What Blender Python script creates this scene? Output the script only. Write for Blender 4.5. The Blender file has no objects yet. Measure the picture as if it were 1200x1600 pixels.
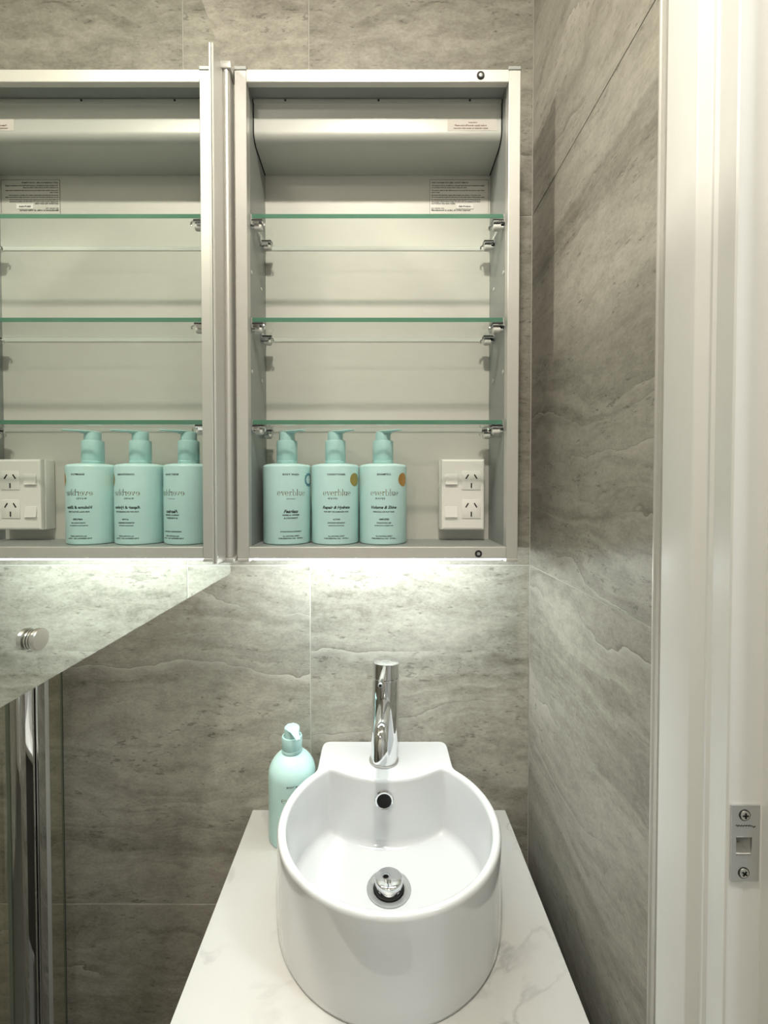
import bpy, bmesh, math, random
from mathutils import Vector, Matrix
from math import sin, cos, pi, radians, sqrt, atan2, hypot

S = bpy.context.scene
C = S.collection
EYE = 1.46                      # camera height above the floor; heights below are written as EYE + h

# ------------------------------------------------------------------ camera
cam = bpy.data.objects.new('camera', bpy.data.cameras.new('camera'))
C.objects.link(cam)
cam.location = (0, 0, EYE)
cam.rotation_euler = (radians(90 - 1.2), 0, 0)
cam.data.sensor_fit = 'AUTO'
cam.data.sensor_width = 36
cam.data.lens = 710 / 1600 * 36
cam.data.shift_x = 10 / 1600
cam.data.shift_y = -23.1 / 1600
cam.data.clip_start = 0.01
S.camera = cam

# ------------------------------------------------------------------ world, exposure
w = bpy.data.worlds.new('world'); S.world = w; w.use_nodes = True
w.node_tree.nodes['Background'].inputs[0].default_value = (0.9, 0.95, 1, 1)
w.node_tree.nodes['Background'].inputs[1].default_value = 0.15
S.view_settings.view_transform = 'Standard'
S.view_settings.look = 'None'
S.view_settings.gamma = 1
S.view_settings.use_curve_mapping = False
S.view_settings.exposure = 0.0
CEIL = 2.50
DOWNLIGHTS = [(-0.71, 0.37, 13.5), (0.0, 0.06, 12.5), (-0.5, -0.8, 6.0)]     # x, y, watts
DOWN_COL = (1.0, 0.93, 0.79)
LED_STRENGTH = 80.0
LED_COL = (0.92, 1.0, 0.985)
HALL_WATTS = 15.0

# ------------------------------------------------------------------ materials
def nodes(name):
    m = bpy.data.materials.new(name); m.use_nodes = True
    nt = m.node_tree
    return m, nt, nt.nodes['Principled BSDF'], nt.nodes['Material Output']

def simple(name, col, rough=0.5, metal=0.0, bump=0.0, bscale=200, coat=0.0, vary=0.0, stretch=(1, 1, 1), spec=0.5):
    m, nt, b, out = nodes(name)
    b.inputs['Base Color'].default_value = (*col, 1)
    b.inputs['Roughness'].default_value = rough
    b.inputs['Metallic'].default_value = metal
    b.inputs['Coat Weight'].default_value = coat
    b.inputs['Coat Roughness'].default_value = 0.05
    b.inputs['Specular IOR Level'].default_value = spec
    tc = nt.nodes.new('ShaderNodeTexCoord')
    mp = nt.nodes.new('ShaderNodeMapping'); mp.inputs['Scale'].default_value = stretch
    nt.links.new(tc.outputs['Object'], mp.inputs['Vector'])
    n = nt.nodes.new('ShaderNodeTexNoise'); n.inputs['Scale'].default_value = bscale; n.inputs['Detail'].default_value = 3
    nt.links.new(mp.outputs['Vector'], n.inputs['Vector'])
    if vary:
        r = nt.nodes.new('ShaderNodeMapRange')
        r.inputs['To Min'].default_value = 1 - vary; r.inputs['To Max'].default_value = 1 + vary
        nt.links.new(n.outputs['Fac'], r.inputs['Value'])
        h = nt.nodes.new('ShaderNodeMix'); h.data_type = 'RGBA'; h.blend_type = 'MULTIPLY'
        h.inputs['Factor'].default_value = 1
        h.inputs['A'].default_value = (*col, 1)
        nt.links.new(r.outputs['Result'], h.inputs['B'])
        nt.links.new(h.outputs['Result'], b.inputs['Base Color'])
    if bump:
        bp = nt.nodes.new('ShaderNodeBump'); bp.inputs['Strength'].default_value = bump; bp.inputs['Distance'].default_value = 0.001
        nt.links.new(n.outputs['Fac'], bp.inputs['Height'])
        nt.links.new(bp.outputs['Normal'], b.inputs['Normal'])
    return m

def stone(name, base, dark, light, rough=0.42, vein=1.0):
    """travertine-look porcelain: level bands, fine striation, pits and thin wandering veins, in each tile's own coordinates"""
    m, nt, b, out = nodes(name)
    L = nt.links.new
    N = nt.nodes.new
    tc = N('ShaderNodeTexCoord'); oi = N('ShaderNodeObjectInfo')
    off = N('ShaderNodeVectorMath'); off.operation = 'SCALE'; off.inputs[0].default_value = (37.0, 11.0, 23.0)
    L(oi.outputs['Random'], off.inputs['Scale'])
    add = N('ShaderNodeVectorMath'); add.operation = 'ADD'
    L(tc.outputs['Object'], add.inputs[0]); L(off.outputs['Vector'], add.inputs[1])
    def math2(op, a, c):
        n = N('ShaderNodeMath'); n.operation = op
        for i, v in enumerate((a, c)):
            if isinstance(v, (int, float)): n.inputs[i].default_value = v
            else: L(v, n.inputs[i])
        return n.outputs[0]
    def noise(src, scale, stretch, detail=4, rough=0.55):
        mp = N('ShaderNodeMapping'); mp.inputs['Scale'].default_value = stretch
        L(src, mp.inputs['Vector'])
        n = N('ShaderNodeTexNoise'); n.inputs['Scale'].default_value = scale; n.inputs['Detail'].default_value = detail
        n.inputs['Roughness'].default_value = rough
        L(mp.outputs['Vector'], n.inputs['Vector'])
        return n.outputs['Fac']
    def ramp(fac, pts):
        r = N('ShaderNodeValToRGB')
        e = r.color_ramp.elements
        e[0].position, e[0].color = pts[0][0], (*[pts[0][1]] * 3, 1)
        e[1].position, e[1].color = pts[-1][0], (*[pts[-1][1]] * 3, 1)
        for p, v in pts[1:-1]:
            q = e.new(p); q.color = (v, v, v, 1)
        L(fac, r.inputs['Fac'])
        return r.outputs['Color']
    A = add.outputs['Vector']
    # level layers that wander up and down along the tile
    sep = N('ShaderNodeSeparateXYZ'); L(A, sep.inputs[0])
    wander = math2('SUBTRACT', noise(A, 2.4, (1.0, 1, 2.2), 5, 0.55), 0.5)
    zw = math2('ADD', sep.outputs['Z'], math2('MULTIPLY', wander, 0.26))
    com = N('ShaderNodeCombineXYZ'); L(sep.outputs['X'], com.inputs['X']); L(sep.outputs['Y'], com.inputs['Y']); L(zw, com.inputs['Z'])
    B = com.outputs[0]
    band = ramp(noise(B, 4.0, (0.36, 1, 2.7), 8, 0.66), [(0.38, 0.0), (0.62, 1.0)])
    streak = ramp(noise(B, 17.0, (0.24, 1, 2.9), 6, 0.62), [(0.38, 0.0), (0.62, 1.0)])
    mott = ramp(noise(A, 42.0, (0.8, 1, 1.3), 5, 0.7), [(0.39, 0.0), (0.61, 1.0)])
    speck = ramp(noise(A, 210.0, (0.8, 1, 1.3), 3, 0.7), [(0.36, 0.0), (0.64, 1.0)])
    pitf = math2('ADD', noise(A, 95.0, (0.55, 1, 1.5), 4, 0.7), math2('MULTIPLY', noise(B, 5.0, (0.5, 1, 3.0), 3), 0.30))
    pits = ramp(pitf, [(0.475, 1.0), (0.535, 0.0)])
    tone = math2('ADD', math2('ADD', math2('MULTIPLY', band, 0.36), math2('MULTIPLY', streak, 0.25)), math2('ADD', math2('MULTIPLY', mott, 0.20), math2('MULTIPLY', speck, 0.19)))
    mx = N('ShaderNodeMix'); mx.data_type = 'RGBA'
    mx.inputs['A'].default_value = (*dark, 1); mx.inputs['B'].default_value = (*base, 1)
    L(tone, mx.inputs['Factor'])
    def veins(every, shift, gate):
        fr = math2('FRACT', math2('ADD', math2('MULTIPLY', zw, 1 / every), shift), 0)
        k = 0.0016 / every
        p = ramp(fr, [(0.36, 0.0), (0.47, 0.6), (0.5, 1.0), (0.502, 0.0)])
        d = ramp(fr, [(0.5 - k * .3, 0.0), (0.5 + k * .4, 1.0), (0.5 + k * 1.5, 0.25), (0.5 + 9 * k, 0.0)])
        return math2('MULTIPLY', p, gate), math2('MULTIPLY', d, gate)
    g1 = ramp(noise(B, 2.0, (0.9, 1, 2.6), 3), [(0.50, 0.0), (0.64, 1.0)])
    g2 = ramp(noise(A, 3.1, (1.0, 1, 2.4), 3), [(0.56, 0.0), (0.70, 1.0)])
    p1, d1 = veins(0.137, 0.3, g1); p2, d2 = veins(0.093, 0.1, g2)
    pale = math2('MULTIPLY', math2('MAXIMUM', p1, p2), 0.55 * vein)
    drk = math2('MULTIPLY', math2('MAXIMUM', d1, d2), 0.55 * vein)
    m2 = N('ShaderNodeMix'); m2.data_type = 'RGBA'; m2.inputs['B'].default_value = (*light, 1)
    L(pale, m2.inputs['Factor']); L(mx.outputs['Result'], m2.inputs['A'])
    m3 = N('ShaderNodeMix'); m3.data_type = 'RGBA'; m3.inputs['B'].default_value = (*[c * 0.42 for c in dark], 1)
    L(math2('MAXIMUM', drk, math2('MULTIPLY', pits, 0.5)), m3.inputs['Factor']); L(m2.outputs['Result'], m3.inputs['A'])
    L(m3.outputs['Result'], b.inputs['Base Color'])
    b.inputs['Roughness'].default_value = rough
    bp = N('ShaderNodeBump'); bp.inputs['Strength'].default_value = 0.25; bp.inputs['Distance'].default_value = 0.0008
    L(math2('SUBTRACT', tone, math2('ADD', pits, drk)), bp.inputs['Height'])
    L(bp.outputs['Normal'], b.inputs['Normal'])
    return m

def marble(name):
    m, nt, b, out = nodes(name)
    L = nt.links.new; N = nt.nodes.new
    tc = N('ShaderNodeTexCoord')
    n1 = N('ShaderNodeTexNoise'); n1.inputs['Scale'].default_value = 5.0; n1.inputs['Detail'].default_value = 6; n1.inputs['Distortion'].default_value = 1.2
    L(tc.outputs['Object'], n1.inputs['Vector'])
    r1 = N('ShaderNodeValToRGB'); e = r1.color_ramp.elements
    e[0].position = 0.475; e[0].color = (0, 0, 0, 1); e[1].position = 0.525; e[1].color = (0, 0, 0, 1)
    q = e.new(0.5); q.color = (1, 1, 1, 1)
    L(n1.outputs['Fac'], r1.inputs['Fac'])
    n2 = N('ShaderNodeTexNoise'); n2.inputs['Scale'].default_value = 9.0; n2.inputs['Detail'].default_value = 4
    L(tc.outputs['Object'], n2.inputs['Vector'])
    r2 = N('ShaderNodeValToRGB'); r2.color_ramp.elements[0].position = 0.42; r2.color_ramp.elements[1].position = 0.70
    L(n2.outputs['Fac'], r2.inputs['Fac'])
    mu = N('ShaderNodeMath'); mu.operation = 'MULTIPLY'
    L(r1.outputs['Color'], mu.inputs[0]); L(r2.outputs['Color'], mu.inputs[1])
    n3 = N('ShaderNodeTexNoise'); n3.inputs['Scale'].default_value = 4.0; n3.inputs['Detail'].default_value = 5
    L(tc.outputs['Object'], n3.inputs['Vector'])
    r3 = N('ShaderNodeValToRGB'); r3.color_ramp.elements[0].position = 0.45; r3.color_ramp.elements[1].position = 0.8
    r3.color_ramp.elements[0].color = (0.58, 0.585, 0.58, 1); r3.color_ramp.elements[1].color = (0.52, 0.51, 0.485, 1)
    L(n3.outputs['Fac'], r3.inputs['Fac'])
    mx = N('ShaderNodeMix'); mx.data_type = 'RGBA'; mx.inputs['B'].default_value = (0.36, 0.36, 0.36, 1)
    L(mu.outputs[0], mx.inputs['Factor']); L(r3.outputs['Color'], mx.inputs['A'])
    L(mx.outputs['Result'], b.inputs['Base Color'])
    b.inputs['Roughness'].default_value = 0.28
    return m

def clear_glass(name, tint, rough=0.0, ior=1.5):
    m, nt, b, out = nodes(name)
    nt.nodes.remove(b)
    t = nt.nodes.new('ShaderNodeBsdfTransparent'); t.inputs[0].default_value = (*tint, 1)
    g = nt.nodes.new('ShaderNodeBsdfGlossy'); g.inputs['Roughness'].default_value = rough
    f = nt.nodes.new('ShaderNodeFresnel')
    ge = nt.nodes.new('ShaderNodeNewGeometry'); mr = nt.nodes.new('ShaderNodeMapRange')     # same reflectance seen from inside the pane
    mr.inputs['To Min'].default_value = ior; mr.inputs['To Max'].default_value = 1 / ior
    nt.links.new(ge.outputs['Backfacing'], mr.inputs['Value']); nt.links.new(mr.outputs['Result'], f.inputs['IOR'])
    x = nt.nodes.new('ShaderNodeMixShader')
    nt.links.new(f.outputs[0], x.inputs[0]); nt.links.new(t.outputs[0], x.inputs[1]); nt.links.new(g.outputs[0], x.inputs[2])
    nt.links.new(x.outputs[0], out.inputs['Surface'])
    return m

def glass_edge(name, col, clear=0.35):
    m, nt, b, out = nodes(name)
    b.inputs['Base Color'].default_value = (*col, 1); b.inputs['Roughness'].default_value = 0.12
    n = nt.nodes.new('ShaderNodeTexNoise'); n.inputs['Scale'].default_value = 30
    r = nt.nodes.new('ShaderNodeMapRange'); r.inputs['To Min'].default_value = 0.06; r.inputs['To Max'].default_value = 0.2
    nt.links.new(n.outputs['Fac'], r.inputs['Value']); nt.links.new(r.outputs['Result'], b.inputs['Roughness'])
    t = nt.nodes.new('ShaderNodeBsdfTransparent'); t.inputs[0].default_value = (*[min(1, c * 2.2) for c in col], 1)
    x = nt.nodes.new('ShaderNodeMixShader'); x.inputs[0].default_value = clear
    nt.links.new(b.outputs[0], x.inputs[1]); nt.links.new(t.outputs[0], x.inputs[2])
    nt.links.new(x.outputs[0], out.inputs['Surface'])
    return m

def emit(name, col, s):
    m, nt, b, out = nodes(name)
    b.inputs['Base Color'].default_value = (0.9, 0.9, 0.9, 1)
    b.inputs['Emission Color'].default_value = (*col, 1)
    b.inputs['Emission Strength'].default_value = s
    return m

M = {}
M['tile'] = stone('tile stone', (0.45, 0.43, 0.375), (0.135, 0.126, 0.101), (0.60, 0.58, 0.53))
M['grout'] = simple('pale grout', (0.47, 0.46, 0.42), 0.9, bump=0.3, vary=0.08)
M['plaster'] = simple('white plaster', (0.78, 0.77, 0.74), 0.85, bump=0.1, vary=0.03)
M['floor'] = simple('dark grey floor tile', (0.07, 0.068, 0.062), 0.5, vary=0.25, bscale=14)
M['hall_floor'] = simple('pale added hallway floor', (0.62, 0.61, 0.59), 0.5, vary=0.05, bscale=12)
M['paint'] = simple('white gloss paint', (0.735, 0.735, 0.715), 0.32, bump=0.06, bscale=60, vary=0.02)
M['alu'] = simple('satin anodised aluminium', (0.62, 0.61, 0.585), 0.42, 0.55, vary=0.03, bscale=40, stretch=(1, 1, 30))
M['alu_h'] = simple('satin aluminium brushed level', (0.66, 0.65, 0.62), 0.42, 0.55, vary=0.03, bscale=40, stretch=(1, 1, 30))
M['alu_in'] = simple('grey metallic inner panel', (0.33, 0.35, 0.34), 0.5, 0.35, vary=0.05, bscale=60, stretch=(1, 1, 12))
M['alu_back'] = simple('grey back panel', (0.56, 0.555, 0.52), 0.5, 0.15, vary=0.035, bscale=30, stretch=(1, 1, 2))
M['alu_house'] = simple('pale grey light housing', (0.49, 0.50, 0.475), 0.45, 0.25, vary=0.03, bscale=40)
M['trim_alu'] = simple('tile edge trim', (0.62, 0.61, 0.58), 0.4, 0.5, vary=0.03)
M['mirror'] = simple('silvered mirror', (0.86, 0.895, 0.865), 0.0, 1.0)
M['mirror_edge'] = simple('mirror edge', (0.10, 0.14, 0.12), 0.2, 0.0, vary=0.05)
M['chrome'] = simple('polished chrome', (0.80, 0.81, 0.83), 0.04, 1.0)
M['nickel'] = simple('brushed nickel', (0.60, 0.58, 0.53), 0.28, 1.0, vary=0.05, bscale=90)
M['steel'] = simple('satin stainless steel', (0.56, 0.56, 0.55), 0.36, 0.85, vary=0.04, bscale=60)
M['ceramic'] = simple('white glazed ceramic', (0.67, 0.685, 0.70), 0.10, coat=0.5)
M['marble'] = marble('white veined counter')
M['vanity'] = simple('dark charcoal laminate', (0.09, 0.085, 0.08), 0.4, vary=0.1, bscale=20, stretch=(1, 1, 8))
M['plastic'] = simple('white switch plastic', (0.80, 0.79, 0.76), 0.35, vary=0.015)
M['dark'] = simple('black rubber', (0.012, 0.012, 0.012), 0.6, vary=0.1)
M['hole'] = simple('dark recess', (0.006, 0.006, 0.006), 0.8, vary=0.1)
M['wood'] = simple('raw timber in the latch hole', (0.24, 0.16, 0.10), 0.8, vary=0.4, bscale=140)
M['aqua'] = simple('aqua plastic', (0.53, 0.775, 0.765), 0.38, vary=0.02, bscale=50)
M['aqua_pump'] = simple('aqua pump plastic', (0.45, 0.69, 0.685), 0.34, vary=0.02, bscale=50)
M['ink'] = simple('black label ink', (0.015, 0.025, 0.03), 0.5, vary=0.1)
M['grey_ink'] = simple('faded label ink', (0.10, 0.10, 0.09), 0.6, vary=0.1)
M['red_ink'] = simple('brownish label ink', (0.22, 0.13, 0.10), 0.6, vary=0.1)
M['foil'] = simple('gold foil lettering', (0.42, 0.36, 0.25), 0.2, 1.0, vary=0.12, bscale=60)
M['gold'] = simple('gold seal', (0.46, 0.33, 0.10), 0.35, 0.6, vary=0.25, bscale=500)
M['copper'] = simple('copper gold seal', (0.62, 0.36, 0.11), 0.35, 0.6, vary=0.25, bscale=500)
M['blue_seal'] = simple('blue seal print', (0.10, 0.26, 0.32), 0.5, vary=0.1)
M['pale_print'] = simple('pale seal print', (0.75, 0.86, 0.86), 0.5, vary=0.05)
M['label_clear'] = simple('clear label film', (0.60, 0.585, 0.545), 0.35, 0.1, vary=0.02)
M['paper'] = simple('white paper sticker', (0.78, 0.77, 0.73), 0.6, vary=0.03)
M['warm_paper'] = simple('pinkish paper label', (0.58, 0.55, 0.51), 0.6, vary=0.03)
M['pad'] = simple('translucent rubber pad', (0.60, 0.60, 0.57), 0.4, vary=0.05)
M['shelf'] = clear_glass('clear shelf glass', (0.955, 0.975, 0.96))
M['shelf_edge'] = glass_edge('green glass edge', (0.095, 0.225, 0.16), 0.25)
M['shelf_rear_glint'] = glass_edge('glass edge with painted glint', (0.78, 0.82, 0.79), 0.3)  # pale colour paints in the bright line caught by the rear and side edges
M['shower'] = clear_glass('shower glass', (0.90, 0.91, 0.86))
M['shower_edge'] = glass_edge('shower glass edge', (0.20, 0.24, 0.20), 0.3)
M['led'] = emit('led diffuser', LED_COL, LED_STRENGTH)
M['lamp'] = emit('downlight lens', DOWN_COL, 6.0)

# ------------------------------------------------------------------ helpers
def box(bm, x0, x1, y0, y1, z0, z1, bev=0.0, seg=2):
    t = bmesh.new()
    bmesh.ops.create_cube(t, size=1)
    for v in t.verts:
        v.co = Vector((x0 + (v.co.x + .5) * (x1 - x0), y0 + (v.co.y + .5) * (y1 - y0), z0 + (v.co.z + .5) * (z1 - z0)))
    if bev:
        bmesh.ops.bevel(t, geom=t.edges[:] + t.verts[:], offset=bev, segments=seg, profile=0.5, affect='EDGES')
    merge(bm, t)

def merge(bm, t, mat=None, mi=None):
    vs = []
    for v in t.verts:
        vs.append(bm.verts.new(mat @ v.co if mat else v.co))
    t.verts.index_update()
    for f in t.faces:
        try:
            g = bm.faces.new([vs[v.index] for v in f.verts]); g.smooth = f.smooth
            g.material_index = f.material_index if mi is None else mi
        except ValueError:
            pass
    t.free()

def rings(bm, rs, cap0=True, cap1=True, smooth=True, closed=True):
    """stitch a list of equally long loops of points"""
    vr = [[bm.verts.new(p) for p in r] for r in rs]
    n = len(vr[0])
    for a, b in zip(vr, vr[1:]):
        for i in range(n if closed else n - 1):
            j = (i + 1) % n
            f = bm.faces.new((a[i], a[j], b[j], b[i])); f.smooth = smooth
    if cap0: bm.faces.new(vr[0][::-1])
    if cap1: bm.faces.new(vr[-1])

def lathe(bm, prof, cx=0, cy=0, cz=0, n=48, axis='z', cap0=True, cap1=True):
    rs = []
    for r, t in prof:
        ring = []
        for i in range(n):
            a = 2 * pi * i / n
            if axis == 'z': ring.append((cx + r * cos(a), cy + r * sin(a), cz + t))
            elif axis == 'x': ring.append((cx + t, cy + r * cos(a), cz + r * sin(a)))
            else: ring.append((cx + r * cos(a), cy + t, cz + r * sin(a)))
        rs.append(ring)
    rings(bm, rs, cap0, cap1)

def tube(bm, pts, r, n=20):
    pts = [Vector(p) for p in pts]
    rad = r if isinstance(r, (list, tuple)) else [r] * len(pts)
    rs = []
    up = Vector((1, 0, 0.001))
    for i, p in enumerate(pts):
        d = (pts[min(i + 1, len(pts) - 1)] - pts[max(i - 1, 0)]).normalized()
        s = d.cross(up)
        if s.length < 1e-4: s = d.cross(Vector((0, 1, 0)))
        s.normalize(); t = d.cross(s).normalized()
        rs.append([p + (s * cos(2 * pi * k / n) + t * sin(2 * pi * k / n)) * rad[i] for k in range(n)])
    rings(bm, rs)

def prism(bm, poly, z0, z1, smooth=False):
    rings(bm, [[(x, y, z0) for x, y in poly], [(x, y, z1) for x, y in poly]], smooth=smooth)

def mesh_of(name, bm, mats, off=(0, 0, 0), autosmooth=None):
    bmesh.ops.recalc_face_normals(bm, faces=bm.faces[:])
    me = bpy.data.meshes.new(name)
    if any(off): bmesh.ops.translate(bm, verts=bm.verts[:], vec=-Vector(off))
    if autosmooth:
        for e in bm.edges:
            if len(e.link_faces) == 2:
                e.smooth = e.calc_face_angle(0) < radians(autosmooth)
        for f in bm.faces: f.smooth = True
    bm.to_mesh(me); bm.free()
    for m in (mats if isinstance(mats, (list, tuple)) else [mats]):
        me.materials.append(m)
    return me

def link(name, me, parent=None, loc=(0, 0, 0)):
    o = bpy.data.objects.new(name, me); C.objects.link(o)
    o.location = loc
    if parent: o.parent = parent
    return o

ORG = {}
def thing(name, label, cat, loc, group=None):
    o = bpy.data.objects.new(name, None); C.objects.link(o)
    o.location = loc; o.empty_display_size = 0.05
    o['label'] = label; o['category'] = cat
    if group: o['group'] = group
    ORG[o.name] = Vector(loc)
    return o

def root_of(o):
    while o.parent: o = o.parent
    return ORG.get(o.name, Vector((0, 0, 0)))

def part(name, bm, mats, parent, label=None, smooth=35):
    """bm in room coordinates; becomes a child sharing its thing's origin"""
    o = link(name, mesh_of(name, bm, mats, root_of(parent), smooth), parent)
    if label: o['label'] = label
    return o

def struct(name, bm, mats, smooth=None):
    o = link(name, mesh_of(name, bm, mats, (0, 0, 0), smooth)); o['kind'] = 'structure'
    return o

def nb(): return bmesh.new()
def H(h): return EYE + h

# ------------------------------------------------------------------ room shell
WY = 0.793          # face of the tiles on the back wall
RX = 0.2667         # face of the tiles on the right wall
LX, FY = -1.55, -1.35
TT = 0.0008         # how far tiles stand proud of the grout
b = nb(); box(b, LX - .05, 1.9, FY - .05, WY + .08, -.05, 0); struct('floor', b, M['floor'])
b = nb(); box(b, LX - .05, 1.9, FY - .05, WY + .08, CEIL, CEIL + .05); struct('ceiling', b, M['plaster'])
b = nb(); box(b, LX - .05, RX + .055, WY + TT, WY + .08, 0, CEIL); wall_back = struct('wall_back', b, M['grout'])
DY0, DY1 = -0.50, 0.334     # doorway in the right wall
b = nb(); box(b, RX + TT, RX + .1, 0.4300, WY + TT - .0005, 0, CEIL); box(b, RX + .014, RX + .1, 0.352, .4300, 0, CEIL); wall_right = struct('wall_right', b, M['grout'])
b = nb(); box(b, RX, RX + .1, FY, DY0 - .02, 0, CEIL); box(b, RX, RX + .1, DY0 - .02, .352, 2.08, CEIL)
struct('wall_doorway', b, M['tile'])
b = nb(); box(b, LX - .05, LX, FY, WY + TT - .0005, 0, CEIL); struct('wall_left', b, M['tile'])
b = nb(); box(b, LX, RX + .1, FY - .05, FY, 0, CEIL); struct('wall_front', b, M['plaster'])
# the passage outside the door
b = nb(); box(b, RX + .101, 1.5, FY, WY - .05, .0, .004); struct('floor_hallway', b, M['hall_floor'])  # unseen pale slab, added to give the chrome shower post a bright reflection
b = nb(); box(b, 1.5, 1.55, FY, WY, 0, CEIL); box(b, RX + .101, 1.5, FY - .05, FY, 0, CEIL); box(b, RX + .101, 1.5, WY - .05, WY, 0, CEIL)
struct('wall_hallway', b, M['plaster'])

GAP = 0.0009
JH = [EYE - 1.344, EYE - .740, EYE - .136, EYE + .468, EYE + 1.072]
rows = list(zip([0] + JH, JH[:-1] + [CEIL]))
rows = [(max(0, a), min(CEIL, c)) for a, c in rows]
random.seed(4)
tile_cache = {}
def tile(wall, horiz0, horiz1, z0, z1, back):
    wd, ht = horiz1 - horiz0 - 2 * GAP, z1 - z0 - 2 * GAP
    key = (round(wd, 4), round(ht, 4))
    if key not in tile_cache:
        t = nb(); box(t, -wd / 2, wd / 2, -TT, 0, -ht / 2, ht / 2, 0.0004, 1)
        tile_cache[key] = mesh_of('tile', t, M['tile'])
    o = link('tile', tile_cache[key], wall)
    mid, zc = (horiz0 + horiz1) / 2, (z0 + z1) / 2
    if back: o.location = (mid, WY + TT, zc)
    else:
        o.location = (RX + TT, mid, zc); o.rotation_euler = (0, 0, -pi / 2)
XJ = [LX, -1.318, -.118, RX]
for z0, z1 in rows:
    for x0, x1 in zip(XJ, XJ[1:]):
        tile(wall_back, x0, x1, z0, z1, True)
    tile(wall_right, .4385, WY, z0, z1, False)

# metal edge trim, architrave and door jamb
b = nb()
prism(b, [(RX + .0016, .4385), (RX - .0008, .4383), (RX - .0008, .4368), (RX + .001, .4362), (RX + .001, .4325), (RX + .0016, .4325)], 0, CEIL)
struct('trim_1', b, M['trim_alu'])
b = nb()
arch = [(RX + .014, .4092), (.2572, .4092), (.2555, .4078), (.2555, .3705), (.2562, .3690), (.2615, .3645), (.2628, .3625), (.2628, .3605),
        (.2612, .3590), (.2608, .3570), (.2625, .3545), (.2625, .3535), (RX + .014, .3535)]
prism(b, arch, 0, 2.14); struct('trim_2', b, M['paint'], 30)
b = nb()
jamb = [(.2616, .3525), (.2613, .336), (.2622, .3345), (.2640, .3340), (.2868, .3340), (.2872, .3225), (.2885, .3215), (.322, .3215), (.3224, .334), (.3670, .334), (.3670, .3525)]
JZ0, JZ1 = H(-.2735), H(-.2598)
prism(b, jamb, 0, JZ0 - .0005); prism(b, jamb, JZ1 + .0005, 2.08)
# round the latch mortice the jamb is left open
prism(b, [(.2616, .3525), (.2613, .336), (.2622, .3345), (.2640, .3340), (.2662, .3340), (.2662, .3525)], JZ0 - .0005, JZ1 + .0005)
prism(b, [(.2790, .3340), (.2868, .3340), (.2872, .3225), (.2885, .3215), (.322, .3215), (.3224, .334), (.3670, .334), (.3670, .3525), (.2790, .3525)], JZ0 - .0005, JZ1 + .0005)
struct('trim_3', b, M['paint'], 30)
b = nb(); box(b, RX - .005, .367, DY0 - .02, DY0, 0, 2.08); box(b, RX - .005, .367, DY0, DY1, 2.06, 2.08); struct('trim_4', b, M['paint'])
b = nb(); box(b, .2664, .2788, .3515, .3524, JZ0, JZ1); struct('trim_5', b, M['wood'])

# ------------------------------------------------------------------ ceiling downlights (above the frame)
for i, (x, y, wt) in enumerate(DOWNLIGHTS):
    t = thing('downlight', ['round ceiling downlight over the shower side', 'round ceiling downlight above the camera', 'round ceiling downlight at the back of the room'][i],
              'light', (x, y, CEIL))
    b = nb(); lathe(b, [(.045, -.003), (.045, -.006), (.056, -.006), (.060, -.002), (.060, 0)], x, y, CEIL, cap0=False, cap1=False); part('bezel', b, M['paint'], t)
    b = nb(); lathe(b, [(.0001, -.004), (.045, -.004)], x, y, CEIL, cap0=False, cap1=False); part('lens', b, M['lamp'], t)
    l = bpy.data.lights.new('downlight_lamp', 'AREA'); l.shape = 'DISK'; l.size = .085; l.energy = wt; l.color = DOWN_COL
    lo = bpy.data.objects.new('downlight_lamp', l); C.objects.link(lo); lo.location = (x, y, CEIL - .012)
l = bpy.data.lights.new('hallway_lamp', 'AREA'); l.shape = 'DISK'; l.size = .25; l.energy = HALL_WATTS; l.color = (.90, .97, 1)
lo = bpy.data.objects.new('hallway_lamp', l); C.objects.link(lo); lo.location = (.95, -.1, CEIL - .02)

# ------------------------------------------------------------------ text
def text_polys(s, width=None, size=1.0, shear=0.0, spacing=1.0):
    cu = bpy.data.curves.new('t', 'FONT'); cu.body = s; cu.size = 1.0; cu.shear = shear; cu.align_x = 'CENTER'; cu.space_character = spacing
    cu.offset = 0.032; cu.resolution_u = 2; cu.fill_mode = 'FRONT'
    ob = bpy.data.objects.new('t', cu); C.objects.link(ob)
    dg = bpy.context.evaluated_depsgraph_get(); dg.update()
    me = bpy.data.meshes.new_from_object(ob.evaluated_get(dg))
    vs = [(v.co.x, v.co.y) for v in me.vertices]; fs = [tuple(p.vertices) for p in me.polygons]
    bpy.data.objects.remove(ob); bpy.data.curves.remove(cu); bpy.data.meshes.remove(me)
    xs = [v[0] for v in vs]; wd = max(xs) - min(xs); mid = (max(xs) + min(xs)) / 2
    k = (width / wd) if width else size
    return [((x - mid) * k, y * k) for x, y in vs], fs

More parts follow.
